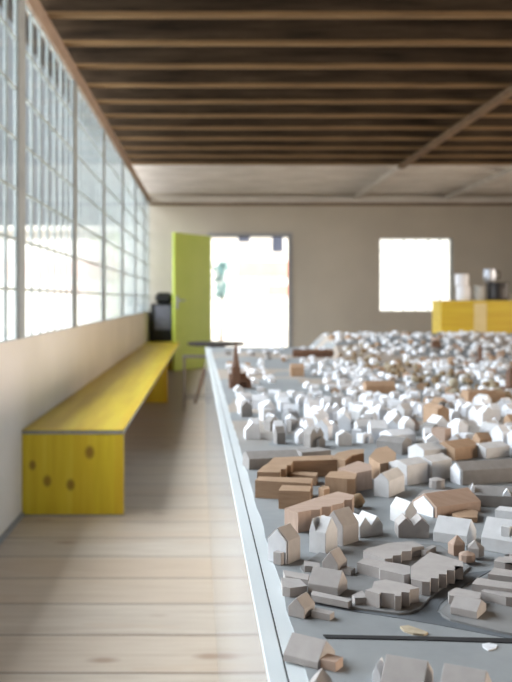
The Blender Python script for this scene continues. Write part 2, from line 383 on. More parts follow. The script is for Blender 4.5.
# ------------------------------------------------------------------ yellow counter and what stands on it
cy = 8.7; c0, c1 = (441-VX)*cy/F, 3.75; ctop = EYE-(300.5-299)*cy/F
ct = thing('counter', 'tall yellow-stained board counter beyond the city model', 'counter', (c0, cy, 0))
mk('front_panel', B((0, c1-c0, 0, .03, 0, ctop-.025)), M['yelx'], ct)
mk('worktop', B((-.005, c1-c0+.005, -.006, .35, ctop-.025, ctop)), M['yelx'], ct)
for sx in (0, c1-c0-.03): mk('side_panel', B((sx, sx+.03, .03, .345, 0, ctop-.025)), M['yelx'], ct)
t0 = (474-441)*cy/F; tp = mk('joint_strip', B((t0, t0+.12, -.004, -.0001, 0, ctop-.026)), M['tape'], ct); tp['label'] = 'pale beige upright strip'
def px_x(px, Z): return (px-VX)*Z/F
cz = 8.86
def can(name, label, px0, px1, z0, z1, mat, cat, lid=None):
    r = (px1-px0)/2*cz/F
    o = thing(name, label, cat, (px_x((px0+px1)/2, cz), cz, z0)); h = z1-z0
    bm = bmesh.new(); bm_lathe(bm, [(0, 0), (r*.9, 0), (r*.97, .01), (r, .02), (r, h-.022), (r*.96, h-.014), (0, h-.014)], seg=32); mk('body', bm, mat, o)
    bm = bmesh.new(); bm_lathe(bm, [(0, h-.014), (r*.99, h-.014), (r*1.01, h-.004), (r*.95, h), (0, h)], seg=32); mk('lid', bm, lid or mat, o)
    return o
ct_ = ctop + .0005
can('canister', 'white canister on the yellow counter, lower of the stacked pair', 456, 470, ct_, ct_+.135, M['cup'], 'canister')
can('canister', 'white canister stacked on top of another on the yellow counter', 455, 468.5, ct_+.1355, ct_+.26, M['cup'], 'canister')
can('jar', 'short grey jar between white canisters and dark pot on the counter', 473.5, 484, ct_, ct_+.145, M['jar'], 'jar')
pr = .105
pt = thing('cooking_pot', 'wide dark metal pot on the right of the yellow counter', 'pot', (px_x(498, cz), cz+.02, ct_))
bm = bmesh.new(); bm_lathe(bm, [(0, 0), (pr*.92, 0), (pr, .02), (pr, .165), (pr*1.04, .172), (pr*.97, .175), (0, .175)], seg=36); mk('body', bm, M['darksteel'], pt)
for sx in (-1, 1):
    bm = bmesh.new(); a = (-.04, sx*pr, .13); b = (-.03, sx*(pr+.04), .14); c = (.03, sx*(pr+.04), .14); d = (.04, sx*pr, .13)
    for u, v in ((a, b), (b, c), (c, d)): bm_tube(bm, u, v, .008)
    mk('handle', bm, M['darksteel'], pt)
bw = thing('jug', 'shiny steel jug standing on top of the dark pot', 'jug', (px_x(489.5, cz), cz, ct_+.1755))
bm = bmesh.new(); bm_lathe(bm, [(0, 0), (.045, 0), (.055, .03), (.062, .07), (.055, .12), (.058, .135), (.05, .135), (0, .128)], seg=32); mk('body', bm, M['steel'], bw, smooth=True)
bm = bmesh.new()
for u, v in (((.055, 0, .11), (.10, 0, .105)), ((.10, 0, .105), (.10, 0, .045)), ((.10, 0, .045), (.06, 0, .035))): bm_tube(bm, u, v, .007)
mk('handle', bm, M['darksteel'], bw)

# ------------------------------------------------------------------ the model's table
RZ = .0133; cR, sR = math.cos(RZ), math.sin(RZ)
TX1, TY0, TY1 = 2.75, .30, 6.42
tb = thing('model_table', 'large white display table carrying the city model', 'table', (0, 0, 0), RZ)
X0 = .066; TOP = .7546
mk('tabletop', B((X0+.0185, TX1, TY0+.02, TY1-.02, TOP-.03, TOP)), M['white'], tb)
g_ = mk('joint_line', B((X0+.0168, X0+.0185, TY0+.018, TY1-.018, TOP-.03, TOP-.0012)), M['dark'], tb); g_['label'] = 'thin dark joint between rim and table top'
mk('rim', B((X0, X0+.0168, TY0, TY1, .7485, TOP+.0006), (TX1+.001, TX1+.0175, TY0, TY1, .7485, TOP+.0006), (X0+.0168, TX1+.001, TY0, TY0+.0175, .7485, TOP+.0006), (X0+.0168, TX1+.001, TY1-.0175, TY1, .7485, TOP+.0006)), M['white'], tb, bevel=.0006)
mk('side_panel', B((X0, X0+.012, TY0, TY1, 0, .7484)), M['panel'], tb)
mk('side_panel', B((TX1, TX1+.012, TY0, TY1, 0, .7484)), M['panel'], tb)
mk('end_panel', B((X0+.012, TX1, TY0, TY0+.012, 0, .7484)), M['panel'], tb)
mk('end_panel', B((X0+.012, TX1, TY1-.012, TY1, 0, .7484)), M['panel'], tb)

def toworld(u, v): return (u*cR - v*sR, u*sR + v*cR)
def sstep(a, b, x):
    t = min(1, max(0, (x-a)/(b-a))); return t*t*(3-2*t)
HU, HV, HH = .80, 4.95, .098
def hill(x, y):
    u = x*cR + y*sR; v = y*cR - x*sR
    return HH*max(0, min(1, (u-HU)/.10, (v-HV)/.95))
base = thing('city_model_base', 'grey ground plate of the city model lying on the white table', 'model base', (0, 0, 0))
bm = bmesh.new()
NX, NY = 44, 100; u0, u1, v0, v1 = .1015, TX1-.03, TY0+.03, TY1-.02
random.seed(3)
def vgrid(i): return v0+(v1-v0)*i/NY
top = [[None]*(NX+1) for _ in range(NY+1)]; bot = {}
for j in range(NY+1):
    for i in range(NX+1):
        u = u0+(u1-u0)*(i/NX)**1.5; v = vgrid(j)
        if i == 0: u += random.choice((0, 0, .002, -.0015, .001))
        x, y = toworld(u, v); z = GZ
        top[j][i] = bm.verts.new((x, y, z))
        if i in (0, NX) or j in (0, NY): bot[(j, i)] = bm.verts.new((x, y, TOP+.0002))
for j in range(NY):
    for i in range(NX): bm.faces.new((top[j][i], top[j][i+1], top[j+1][i+1], top[j+1][i]))
loop = [(0, i) for i in range(NX)] + [(j, NX) for j in range(NY)] + [(NY, i) for i in range(NX, 0, -1)] + [(j, 0) for j in range(NY, 0, -1)]
for a, b in zip(loop, loop[1:]+loop[:1]): bm.faces.new((top[a[0]][a[1]], bot[a], bot[b], top[b[0]][b[1]]))
mk('ground_plate', bm, M['ground'], base)
hl = thing('city_model_hill', 'raised plateau of the city model under the far right houses', 'model base', (0, 0, 0))
bm = bmesh.new()
lo_ = [toworld(*p) for p in ((HU, HV), (TX1-.04, HV), (TX1-.04, TY1-.03), (HU, TY1-.03))]
hi_ = [toworld(*p) for p in ((HU+.10, HV+.95), (TX1-.04, HV+.95), (TX1-.04, TY1-.03), (HU+.10, TY1-.03))]
A = [bm.verts.new((x, y, GZ+.0001)) for x, y in lo_]; B_ = [bm.verts.new((x, y, GZ+HH)) for x, y in hi_]
bm.faces.new(A[::-1]); bm.faces.new(B_)
for q in range(4): bm.faces.new((A[q], A[(q+1) % 4], B_[(q+1) % 4], B_[q]))
mk('plateau', bm, M['ground'], hl)
def slab(name, pts, z0, z1, mat, label=None, parent=base, bevel=0):
    bm = bmesh.new(); bm_prism(bm, [W(*p, z1)[:2] for p in pts], z0, z1)
    o = mk(name, bm, mat, parent, bevel=bevel)
    if label: o['label'] = label
    return o
slab('road_strip', [(323, 634.4), (420, 636.2), (530, 638.5), (530, 643), (420, 639.5), (326, 637.6)], GZ-.001, GZ+.0012, M['dark'], 'dark narrow strip across the open ground')  # shade in the groove between base plates, drawn as a dark strip
slab('road', [(306, 597), (345, 603), (400, 609), (419, 607), (432, 598), (450, 583), (468, 573), (492, 570), (470, 582), (452, 594), (440, 604), (437, 612), (455, 619), (530, 634), (530, 642), (440, 625), (400, 618), (345, 610), (312, 604)], GZ-.001, GZ+.0006, M['road'], 'dark grey road bending between the blocks')
PZ = GZ+.003
slab('block_pad', [(300, 566), (330, 545), (364, 540), (440, 545), (470, 566), (458, 577), (440, 588), (428, 599), (420, 608), (410, 612), (398, 613), (345, 606), (318, 601)], GZ-.001, PZ, M['pad'])
slab('block_pad', [(444, 606), (456, 596), (476, 581), (505, 568), (540, 566), (540, 639), (500, 631), (450, 619), (443, 615), (440, 611)], GZ-.001, PZ, M['pad'])
# scraps on the open ground
tag(slab('scrap_flake', [(400, 626), (408, 625), (420, 629), (428, 632), (424, 634), (413, 633), (404, 630)], GZ, GZ+.0022, M['scrap'], parent=None), 'crumbly cream flake lying on the open ground above the dark strip', 'scrap')
tag(slab('paper_scrap', [(482, 644), (489, 642.5), (497, 644.5), (496, 648), (488, 650), (483, 647)], GZ+.0002, GZ+.0012, M['bright'], parent=None), 'small white paper patch on the open ground below the dark strip', 'scrap')

# ------------------------------------------------------------------ model buildings
def bm_house(bm, L, D, e, r, roof, ox=0, oy=0, z=0):
    x0, x1, y0, y1 = ox-L/2, ox+L/2, oy-D/2, oy+D/2
    v = lambda *p: bm.verts.new((p[0], p[1], p[2]+z))
    a = [v(x0,y0,0), v(x1,y0,0), v(x1,y1,0), v(x0,y1,0)]
    if roof == 'flat':
        bm_box(bm, x0, x1, y0, y1, z, z+e); bm.verts.ensure_lookup_table()
        for q in a: bm.verts.remove(q)
        return
    t = [v(x0,y0,e), v(x1,y0,e), v(x1,y1,e), v(x0,y1,e)]
    bm.faces.new(a[::-1])
    if roof == 'gx':
        p, q = v(x0,oy,r), v(x1,oy,r)
        bm.faces.new((a[0],a[1],t[1],t[0])); bm.faces.new((a[2],a[3],t[3],t[2]))
        bm.faces.new((a[1],a[2],t[2],q,t[1])); bm.faces.new((a[3],a[0],t[0],p,t[3]))
        bm.faces.new((t[0],t[1],q,p)); bm.faces.new((t[2],t[3],p,q))
    elif roof == 'gy':
        p, q = v(ox,y0,r), v(ox,y1,r)
        bm.faces.new((a[0],a[1],t[1],p,t[0])); bm.faces.new((a[2],a[3],t[3],q,t[2]))
        bm.faces.new((a[1],a[2],t[2],t[1])); bm.faces.new((a[3],a[0],t[0],t[3]))
        bm.faces.new((t[1],t[2],q,p)); bm.faces.new((t[3],t[0],p,q))
    elif roof == 'hip':
        k = min(L, D)*.42; p, q = v(x0+k,oy,r), v(x1-k,oy,r)
        for i in range(4): bm.faces.new((a[i],a[(i+1)%4],t[(i+1)%4],t[i]))
        bm.faces.new((t[0],t[1],q,p)); bm.faces.new((t[2],t[3],p,q)); bm.faces.new((t[1],t[2],q)); bm.faces.new((t[3],t[0],p))
    elif roof == 'shed':
        p, q = v(x0,y1,r), v(x1,y1,r)
        bm.faces.new((a[0],a[1],t[1],t[0])); bm.faces.new((a[2],a[3],p,q)); bm.faces.new((a[1],a[2],q,t[1])); bm.faces.new((a[3],a[0],t[0],p)); bm.faces.new((t[0],t[1],q,p))
        bm.verts.remove(t[2]); bm.verts.remove(t[3])
    elif roof == 'dgy':
        m0, m1 = v(ox,y0,e), v(ox,y1,e); p0, q0, p1, q1 = v((x0+ox)/2,y0,r), v((x0+ox)/2,y1,r), v((x1+ox)/2,y0,r), v((x1+ox)/2,y1,r)
        bm.faces.new((a[0],a[1],t[1],p1,m0,p0,t[0])); bm.faces.new((a[2],a[3],t[3],q0,m1,q1,t[2]))
        bm.faces.new((a[1],a[2],t[2],t[1])); bm.faces.new((a[3],a[0],t[0],t[3]))
        bm.faces.new((t[0],p0,q0,t[3])); bm.faces.new((p0,m0,m1,q0)); bm.faces.new((m0,p1,q1,m1)); bm.faces.new((p1,t[1],t[2],q1))
OCC = []     # footprints of everything hand placed: (x, y, radius)
def H(p1, p2, depth, e, r, roof, mat, label, name='model_house', z=GZ, extra=None, parts=None, group=None, L=None):
    a, b = W(*p1, z), W(*p2, z); d = (b-a); d.z = 0; LL = L or d.length; d.normalize(); n = Vector((-d.y, d.x, 0))
    c = a + d*LL/2 + n*depth/2; ang = math.atan2(d.y, d.x)
    bm = bmesh.new(); bm_house(bm, LL, depth, e, r, roof)
    for ex in (extra or []): bm_house(bm, *ex)
    o = mk(name, bm, M[mat], loc=(c.x, c.y, z+.0001), rz=ang, bevel=.0005)
    tag(o, label, 'model building', group)
    for pn, pm, pl, *ex in (parts or []):
        bm = bmesh.new(); bm_house(bm, *ex); q = mk(pn, bm, M[pm], o, bevel=.0003)
        if pl: q['label'] = pl
    nn = max(1, int(max(LL, depth)/min(LL, depth)))
    for k in range(nn):
        t = (k+.5)/nn
        pt = a + d*LL*(t if LL >= depth else .5) + n*depth*(t if depth > LL else .5)
        OCC.append((pt.x, pt.y, .6*min(LL, depth)+.012))
    return o
def P(pts, hb, mat, label, name='model_block', z=GZ, group=None, sc=1):
    w = [W(*p, z+hb) for p in pts]; c = sum(w, Vector())/len(w)
    ar = sum(w[i].x*w[(i+1) % len(w)].y - w[(i+1) % len(w)].x*w[i].y for i in range(len(w)))
    if ar < 0: w = w[::-1]
    bm = bmesh.new(); bm_prism(bm, [(q.x-c.x, q.y-c.y) for q in w], 0, hb)
    bmesh.ops.triangulate(bm, faces=[f for f in bm.faces if len(f.verts) > 4])
    o = mk(name, bm, M[mat], loc=(c.x, c.y, z+.0001)); tag(o, label, 'model building', group)
    xs = [q.x for q in w]; ys = [q.y for q in w]
    for q in w: OCC.append((.5*q.x+.5*c.x, .5*q.y+.5*c.y, .02))
    OCC.append((c.x, c.y, .03))
    return o
# --- nearest
H((283,661),(318,670), .036, .0065, .022, 'gx', 'card', 'grey house with tan gable at the near left corner of the city model',
  parts=[('annex', 'pink', 'low boxy annex on the gable side', .016, .016, .009, .009, 'flat', .0265, -.006)])
H((288,616),(304.5,619.5), .026, .0105, .0215, 'gy', 'card', 'small gabled house with bright tan roof slope near the left edge',
  parts=[('annex', 'card', None, .022, .012, .007, .007, 'flat', .024, .003)])
H((306,698),(326,701), .026, .008, .0175, 'gy', 'card', 'small gabled house cut by the lower photo edge below the grey corner house')
H((380,697),(423,705), .046, .012, .029, 'gx', 'card', 'left of the two grey gabled houses cut by the lower photo edge',
  parts=[('annex', 'bright', 'white little side box', .007, .02, .012, .02, 'gy', -.026, .004)])
H((438,707),(482,716), .046, .012, .029, 'gx', 'card', 'right of the two grey gabled houses cut by the lower photo edge',
  parts=[('annex', 'bright', 'white little side box', .012, .02, .013, .013, 'flat', .029, .006)])
P([(281,577.5),(300,579),(307,586),(290,588),(282.5,586.5)], .011, 'card', 'low grey block with a slanting front at the left model edge')
P([(283,570),(309,574.5),(308,580),(285,576)], .009, 'card', 'flat narrow grey slab behind the slanting-front block by the left edge')
P([(304,560.5),(319.5,563),(320,567),(304.5,566)], .010, 'card', 'tiny flat box between the leftmost white-gabled house and the tan-sided gable house')
H((308,592),(338,597), .032, .010, .026, 'gx', 'card', 'grey pitched house with tan right side above the long low slab', z=PZ, extra=None)
P([(312,590.5),(342,597),(352,599.5),(348,602),(311,595)], .007, 'card', 'long low grey slab along the road edge', z=PZ)
H((322,572),(338,575), .026, .013, .0275, 'gy', 'card', 'narrow grey gable house with warm right slope in front of the white notched house', z=PZ)
H((340,574),(351,576), .013, .007, .007, 'flat', 'card', 'tiny low box right of the narrow grey gable house', z=PZ)
H((267.5,560),(288,564.5), .030, .030, .0455, 'gy', 'card', 'tall grey house with white gable at the left edge of the model',
  parts=[('gable_face', 'bright', 'white gable face', .029, .0016, .029, .0435, 'gy', 0, -.0160), ('porch', 'card', None, .012, .008, .016, .016, 'flat', .006, -.0212)])
H((315.5,553.4),(325.6,555.6), .030, .030, .049, 'gx', 'cardw', 'tall white house with notched roof beside the leftmost gabled house', extra=[(.0112, .030, .0295, .047, 'gy', -.0126, 0)])
H((343,548),(359,543), .034, .029, .049, 'gx', 'card', 'grey-brown house with a big sloping roof right of the white notched house')
H((359.5,538),(383,535), .04, .016, .029, 'dgy', 'cardw', 'white house with a zigzag double gable behind the terraces')
H((398,538),(429.5,538.5), .034, .018, .029, 'dgy', 'card', 'grey double-gabled house facing the viewer in the middle of the model')
H((390,520),(405,526), .022, .022, .036, 'gx', 'cardw', 'bright white house with two tilted roof slabs behind the grey double gable')
# --- terraces
P([(363,551),(368,548),(378,546),(388,543),(413,541),(424,546),(412,547.5),(411,551),(402,551.5),(401,555),(393,555.5),(392,558.5),(385,559)], .012, 'card', 'rear stepped terrace of flat-roofed houses', 'model_terrace', PZ)
P([(357,562.5),(364,558),(398,563.5),(410,566),(410,573.5),(404,575),(380,569.5),(379,568)], .013, 'card', 'straight low terrace in front of the rear stepped terrace', 'model_terrace', PZ)
P([(411,566.5),(430,552),(463,561.5),(463,566.5),(455,566),(454.5,570.5),(447,570),(446.5,574.5),(439,574),(438.5,578.5),(431,578),(430,582),(422,581.5),(411,579)], .016, 'card', 'long stepped terrace running diagonally beside the bending road', 'model_terrace', PZ)
P([(365,590),(372,588),(374,581.5),(386,579.5),(410,584.5),(419,588),(410,589.5),(409.5,592.5),(401.5,592),(401,596),(395,596),(394.5,594),(381,592.5),(379.5,594)], .016, 'card', 'front stepped terrace nearest the road and open ground', 'model_terrace', PZ)
P([(352,595),(362,590.5),(364.5,593),(366,597.5),(355,598)], .008, 'card', 'small low block at the left end of the front stepped terrace', z=PZ)
P([(421,550),(432,545),(436,546),(426,551.5)], .008, 'card', 'small flat slab between the rear terrace and pentagonal huts', z=PZ)
H((450,614),(477,619.5), .032, .008, .0165, 'gx', 'card', 'low grey house on the corner of the right-hand block by the road', z=PZ)
P([(448,592),(456,587.5),(481,592.5),(480,599),(463,597),(449,595.5)], .010, 'card', 'flat block right behind the low corner house', z=PZ)
P([(472,584),(477,577.5),(503,581.5),(520,583),(520,590),(503,588)], .014, 'card', 'upper long flat block on the right-hand pad', z=PZ)
P([(481,591),(488,587),(520,592.5),(520,598),(506,597)], .010, 'card', 'lower long flat block behind the low corner house', z=PZ)
P([(488,574),(494,567.5),(522,572),(522,578)], .012, 'card', 'flat block at the right edge behind the long flat blocks', z=PZ)
P([(494,561),(499,556.5),(504,557.5),(504,555.5),(509,556.5),(509,554),(522,556),(522,566),(512,565),(512,562.5),(505,563)], .012, 'card', 'small stepped block at the right photo edge', z=PZ)
# --- huts of odd shape
def hut(p, r, h, mat, label, sides=5, a0=0, top=.55, z=PZ):
    c = W(*p, z); bm = bmesh.new()
    ring = lambda rr, zz: [bm.verts.new((rr*math.cos(a0+2*math.pi*k/sides), rr*math.sin(a0+2*math.pi*k/sides), zz)) for k in range(sides)]
    A, Bq = ring(r, 0), ring(r*1.02, h*top); C = bm.verts.new((0, 0, h))
    bm.faces.new(A[::-1])
    for k in range(sides):
        bm.faces.new((A[k], A[(k+1) % sides], Bq[(k+1) % sides], Bq[k])); bm.faces.new((Bq[k], Bq[(k+1) % sides], C))
    o = mk('model_hut', bm, M[mat], loc=(c.x, c.y, z+.0001), bevel=.0006); tag(o, label, 'model building'); OCC.append((c.x, c.y, r)); return o
hut((457,554), .012, .026, 'pink', 'tan five-sided hut with pointed roof between the terraces and blue-white houses', 5, .3)
hut((475,556), .012, .022, 'card', 'grey pointed hut right of the tan five-sided hut', 5, 1.1)
hut((467,561), .0105, .0135, 'pink', 'low rounded pink-grey hut in front of the two pointed huts', 9, .2, .7)
# --- blue-white houses and the row behind
H((433,541.5),(467,546.5), .046, .014, .033, 'gx', 'cardw', 'broad white house with a smooth front roof slope left of its twin')
H((481,550),(516,556), .046, .018, .042, 'gx', 'cardw', 'broad white house with smooth front roof slope at the right edge',
  parts=[('dormer', 'cardw', None, .012, .018, .036, .040, 'flat', .008, -.010)])
H((412,511),(437,518.5), .095, .017, .034, 'gy', 'pink', 'long brown-roofed house with white gable in the middle right',
  parts=[('gable_face', 'bright', 'white gable face', .045, .002, .016, .030, 'gy', 0, -.0488)])
P([(452,513.5),(470,509),(478,511),(477,517.5),(462,517.5)], .008, 'tan', 'low flat tan block between the brown-roofed house and white twin houses')
H((495,520),(520,523), .03, .016, .016, 'flat', 'cardw', 'flat white box at the right edge behind the white house')
H((469,506),(520,509), .05, .019, .031, 'gx', 'cardg', 'wide grey house with small white dormers at the right edge',
  parts=[('dormer', 'bright', 'white pointed dormer', .006, .012, .026, .036, 'gy', -.034, -.014), ('dormer', 'bright', 'white pointed dormer', .012, .012, .022, .031, 'gy', .020, -.018)])
H((450,481),(462.5,485.5), .24, .027, .04, 'gy', 'cardg', 'very long grey building with a white gable end at right centre',
  parts=[('gable_face', 'bright', 'white gable end', .034, .002, .026, .038, 'gy', 0, -.1212)])
P([(416,497),(424,490),(452,490),(470,494),(466,499),(440,500)], .008, 'card', 'flat grey plinth between the white cube houses and the long brown-roofed house')
# --- brown group
P([(255,480.5),(259,476.5),(313,478),(311,483.5)], .030, 'brown', 'long brown wooden box block nearest the left rim')
P([(278.5,490.5),(282,485),(311,486),(310,491.5)], .030, 'brown', 'brown box block with pale top in front of the long brown box',)
P([(257,472),(262,467),(268,463),(274,457.5),(330,455),(340,456),(340,459.5),(293,461),(291,465),(287,465),(286,469),(281,469),(280,472.5)], .032, 'brown', 'L-shaped brown courtyard block behind the long brown box')
P([(331,457.5),(338,452.5),(352,449.5),(364,449),(364,453),(352,455),(345,460)], .034, 'brown', 'brown block behind right end of the courtyard block')
H((249,470),(300,468), .055, .022, .033, 'gx', 'cardg', 'grey long house with white left gable behind the brown blocks')
H((302,462),(331,459.5), .045, .02, .02, 'flat', 'cardg', 'flat grey block right of the grey long house')
P([(284.5,508.5),(312,499),(338,491.5),(354,495),(352,499.5),(344.5,500),(343,503),(332.5,505),(331,506.5),(322,507),(320,509.5),(311,510),(298,512.5)], .030, 'pink', 'stepped tan row with pale roof behind the tall grey and white houses', 'model_terrace')
P([(325,477),(330,471.5),(347,471),(357,473.5),(355,479),(347,479)], .032, 'tan', 'tan box block with dark front in the centre of the brown group')
P([(338,468.5),(358,461),(371,464.5),(372,470),(357,472.8)], .034, 'pink', 'pale-topped tan block in front of the orange-brown octagonal block')
P([(369,457),(376,448.5),(387,446),(396,453),(395,461),(380,464)], .037, 'tan', 'many-sided orange-brown block at the right end of the brown group')
P([(290,474),(296,471.5),(318,472.5),(316,476)], .018, 'tan', 'low pale slab inside the brown courtyard')
P([(318.5,488),(322,485.8),(328.5,486),(329.5,488.3),(324,490)], .022, 'tan', 'small tan block between the brown box and the stepped tan row')
# --- right of the brown group
H((374,496),(389,498), .07, .029, .042, 'gy', 'cardw', 'white gabled house with tan right slope right of the brown group')
H((407,486),(428,482), .045, .037, .045, 'gx', 'cardw', 'tall white house behind the white gabled house')
H((432,482),(452,478), .045, .037, .045, 'gx', 'cardw', 'white house left of the very long grey building')
hut((437,488), .014, .020, 'card', 'small round grey hut in front of the white cube houses', 10, 0, .8, GZ)
H((424,462),(450,459), .05, .024, .035, 'gx', 'cardw', 'white house behind the two tall white ones at right centre')
H((455,461),(480,457), .06, .026, .038, 'gx', 'tan', 'brown-roofed house behind the very long grey building')
H((486,459),(510,456), .05, .022, .03, 'gx', 'cardw', 'white house at the right edge behind the very long grey building')
H((376,452),(402,455), .05, .026, .036, 'gx', 'cardg', 'dark grey pitched house behind the octagonal brown block')
H((338,446),(352,446), .04, .024, .034, 'gy', 'cardw', 'white gabled house behind the brown block')
H((392,444),(416,442), .05, .02, .03, 'gx', 'bright', 'bright white house behind the dark grey pitched house')
# tan foam trees by the tan row
def blob(bm, r, c=(0, 0, 0), sd=0):
    g = bmesh.ops.create_icosphere(bm, subdivisions=2, radius=r)
    for v in g['verts']:
        v.co *= 1 + .28*noise.noise(v.co*(1.6/r) + Vector((sd, sd, sd)))
        v.co += Vector(c)
tree_me = []
for s in range(5):
    bm = bmesh.new(); blob(bm, .014, (0, 0, 0), s*3.1); blob(bm, .009, (.009, .004, -.002), s*3.1+9)
    lo = min(v.co.z for v in bm.verts)
    for v in bm.verts: v.co.z -= lo
    o = mk('model_tree', bm, M['foam' if s % 2 else 'foamd'], smooth=True); tree_me.append(o)
def tree(i, x, y, z, s, label, group=None):
    src = tree_me[i % 5]
    o = src if not src.get('used') else src.copy()
    if src.get('used'): COL.objects.link(o)
    src['used'] = 1
    o.location = (x, y, z); o.scale = (s, s, s*random.uniform(.8, 1.3)); o.rotation_euler = (0, 0, random.uniform(0, 6))
    tag(o, label, 'model tree', group); return o
pt = W(357, 508); tree(0, pt.x, pt.y, GZ, .9, 'brown foam tree at the right end of the stepped tan row'); OCC.append((pt.x, pt.y, .015))
# --- landmarks
def church(px, py, k, label, spire=.165, nave=.075):
    c = W(px, py); o = thing('model_church', label, 'model building', (c.x, c.y, GZ+.0001), .12)
    bm = bmesh.new(); bm_house(bm, .085*k, .05*k, .042*k, .072*k, 'gx', .012*k, .006*k)
    for q in (-.028, .028, .045): bm_box(bm, q*k, (q+.006)*k, -.033*k, .033*k, 0, .028*k)
    mk('nave', bm, M['walnut'], o)
    bm = bmesh.new(); bm_box(bm, -.022*k, .018*k, -.040*k, -.004*k, 0, spire*.45); mk('tower', bm, M['walnut'], o)
    bm = bmesh.new(); bm_lathe(bm, [(.022*k, spire*.45), (.0135*k, spire*.60), (.009*k, spire*.82), (0, spire)], -.002*k, -.022*k, 8); mk('spire', bm, M['walnut'], o)
    bm = bmesh.new(); bm_lathe(bm, [(.022*k, 0), (.022*k, .034*k), (0, .052*k)], .058*k, 0, 10); mk('apse', bm, M['walnut'], o)
    OCC.append((c.x, c.y, .06)); OCC.append((c.x+.04, c.y, .05)); return o
church(235.5, 388, .80, 'brown wooden church with a tall spire at the far left of the model', .185)
def tower(px, py, w, h, label):
    c = W(px, py); c.z += hill(c.x, c.y); o = thing('model_tower', label, 'model building', (c.x, c.y, c.z+.0001), .2)
    bm = bmesh.new(); bm_box(bm, -w/2, w/2, -w/2, w/2, 0, h*.7); mk('shaft', bm, M['walnut'], o)
    bm = bmesh.new(); bm_lathe(bm, [(w*.7, h*.7), (w*.5, h*.8), (0, h)], 0, 0, 8); mk('cap', bm, M['walnut'], o)
    bm = bmesh.new(); bm_box(bm, -w, w, -w, w, 0, h*.16); mk('foot', bm, M['walnut'], o)
    OCC.append((c.x, c.y, w*1.6)); return o
tower(480, 362, .02, .105, 'slim brown tower among the white houses below the yellow counter')
tower(511, 391, .028, .098, 'thick brown tower at the right photo edge')
def farhouse(px, py, L, D, e, r, roof, mat, label, rz=0, hz=None):
    c = W(px, py); z = GZ+hill(c.x, c.y)
    bm = bmesh.new(); bm_house(bm, L, D, e, r, roof); o = mk('model_house', bm, M[mat], loc=(c.x, c.y, z+.0001), rz=rz); tag(o, label, 'model building')
    n = max(1, int(L/D))
    for q in range(n): OCC.append((c.x+L*((q+.5)/n-.5)*math.cos(rz), c.y+L*((q+.5)/n-.5)*math.sin(rz), D*.6+.02))
    return o
farhouse(313, 357, .24, .04, .03, .045, 'gx', 'walnut', 'long thin red-brown building at the far edge below the doorway')
farhouse(379, 393, .11, .05, .03, .045, 'gx', 'tan', 'long tan-roofed house in the blurred middle of the model', .1)
farhouse(297, 376, .06, .05, .04, .055, 'gx', 'tan', 'tan house by itself on the grey far ground right of the church')
farhouse(436, 356, .05, .05, .035, .05, 'hip', 'walnut', 'small red-brown house left of the slim brown tower')
farhouse(436, 424, .035, .09, .045, .055, 'gy', 'tan', 'upright tan house among white ones at right', .2)
farhouse(478, 404, .09, .06, .045, .045, 'flat', 'tan', 'flat tan block in front of the foam trees at right', .1)
farhouse(495, 404, .05, .05, .04, .05, 'hip', 'brown', 'brown house right of the flat tan block before the foam trees', .1)

# ------------------------------------------------------------------ the crowd of blurred houses
random.seed(21)
temp = []
for i in range(10):
    bm = bmesh.new(); L, D = random.uniform(.031, .046), random.uniform(.026, .036); e = random.uniform(.019, .031)
    rf = ('gx', 'gy', 'gx', 'hip', 'gy', 'gx', 'dgy', 'gy', 'gx', 'flat')[i]
    bm_house(bm, L, D, e, e+random.uniform(.012, .018), rf)
    if i % 3 == 0: bm_house(bm, L*.5, D*.5, e*.6, e*.6+.006, 'gy', L*.2, -D*.6)
    bmesh.ops.recalc_face_normals(bm, faces=bm.faces); me = bpy.data.meshes.new('model_house'); bm.to_mesh(me); bm.free(); temp.append(me)
tm = {}
for i, me in enumerate(temp):
    for m in ('bright', 'cardw', 'cardg', 'tan', 'pink'):
        c = me.copy(); c.materials.append(M[m]); tm[(i, m)] = c
cells = []
Y = 1.95
while Y < 6.2:
    pitch = .064 + .012*sstep(2, 5, Y)
    X = .04
    while X < min(2.6, .352*Y+.1):
        cells.append((X+random.uniform(-.010, .010), Y+random.uniform(-.012, .012))); X += pitch*random.uniform(.92, 1.12)
    Y += pitch*1.06
spots = []
for x, y in cells:
    u = x + y*RZ
    if u < .135 or u > TX1-.06: continue
    px, py = VX+x/y*F, VY+(EYE-GZ)/y*F
    if py > 447 and not (px > 405 and py < 452): continue
    if px > 520: continue
    dens = .92 if y < 3.0 else .80
    if y > 3.1 and px < 335: dens = .36
    if y > 3.5 and px < 325: dens = .32
    if y > 4.4 and px < 300: dens = .2
    if random.random() > dens: continue
    if any((x-a)**2+(y-b)**2 < (r+.021)**2 for a, b, r in OCC): continue
    spots.append((x, y, px, py))
treepoly = [(340,352),(400,360),(430,374),(470,378),(515,390),(515,412),(470,402),(420,388),(380,374),(340,362)]
def inpoly(px, py, poly):
    ins = False; j = len(poly)-1
    for i in range(len(poly)):
        (xi, yi), (xj, yj) = poly[i], poly[j]
        if (yi > py) != (yj > py) and px < (xj-xi)*(py-yi)/(yj-yi)+xi: ins = not ins
        j = i
    return ins
spots = [s for s in spots if not (inpoly(s[2], s[3], treepoly) and random.random() < .62)]
spots.sort(key=lambda s: s[1])
print('crowd', len(spots))
NIND = 250
def region(px, py):
    third = 'left' if px < 300 else ('middle' if px < 405 else 'right')
    return third, ('front' if py > 418 else 'back')
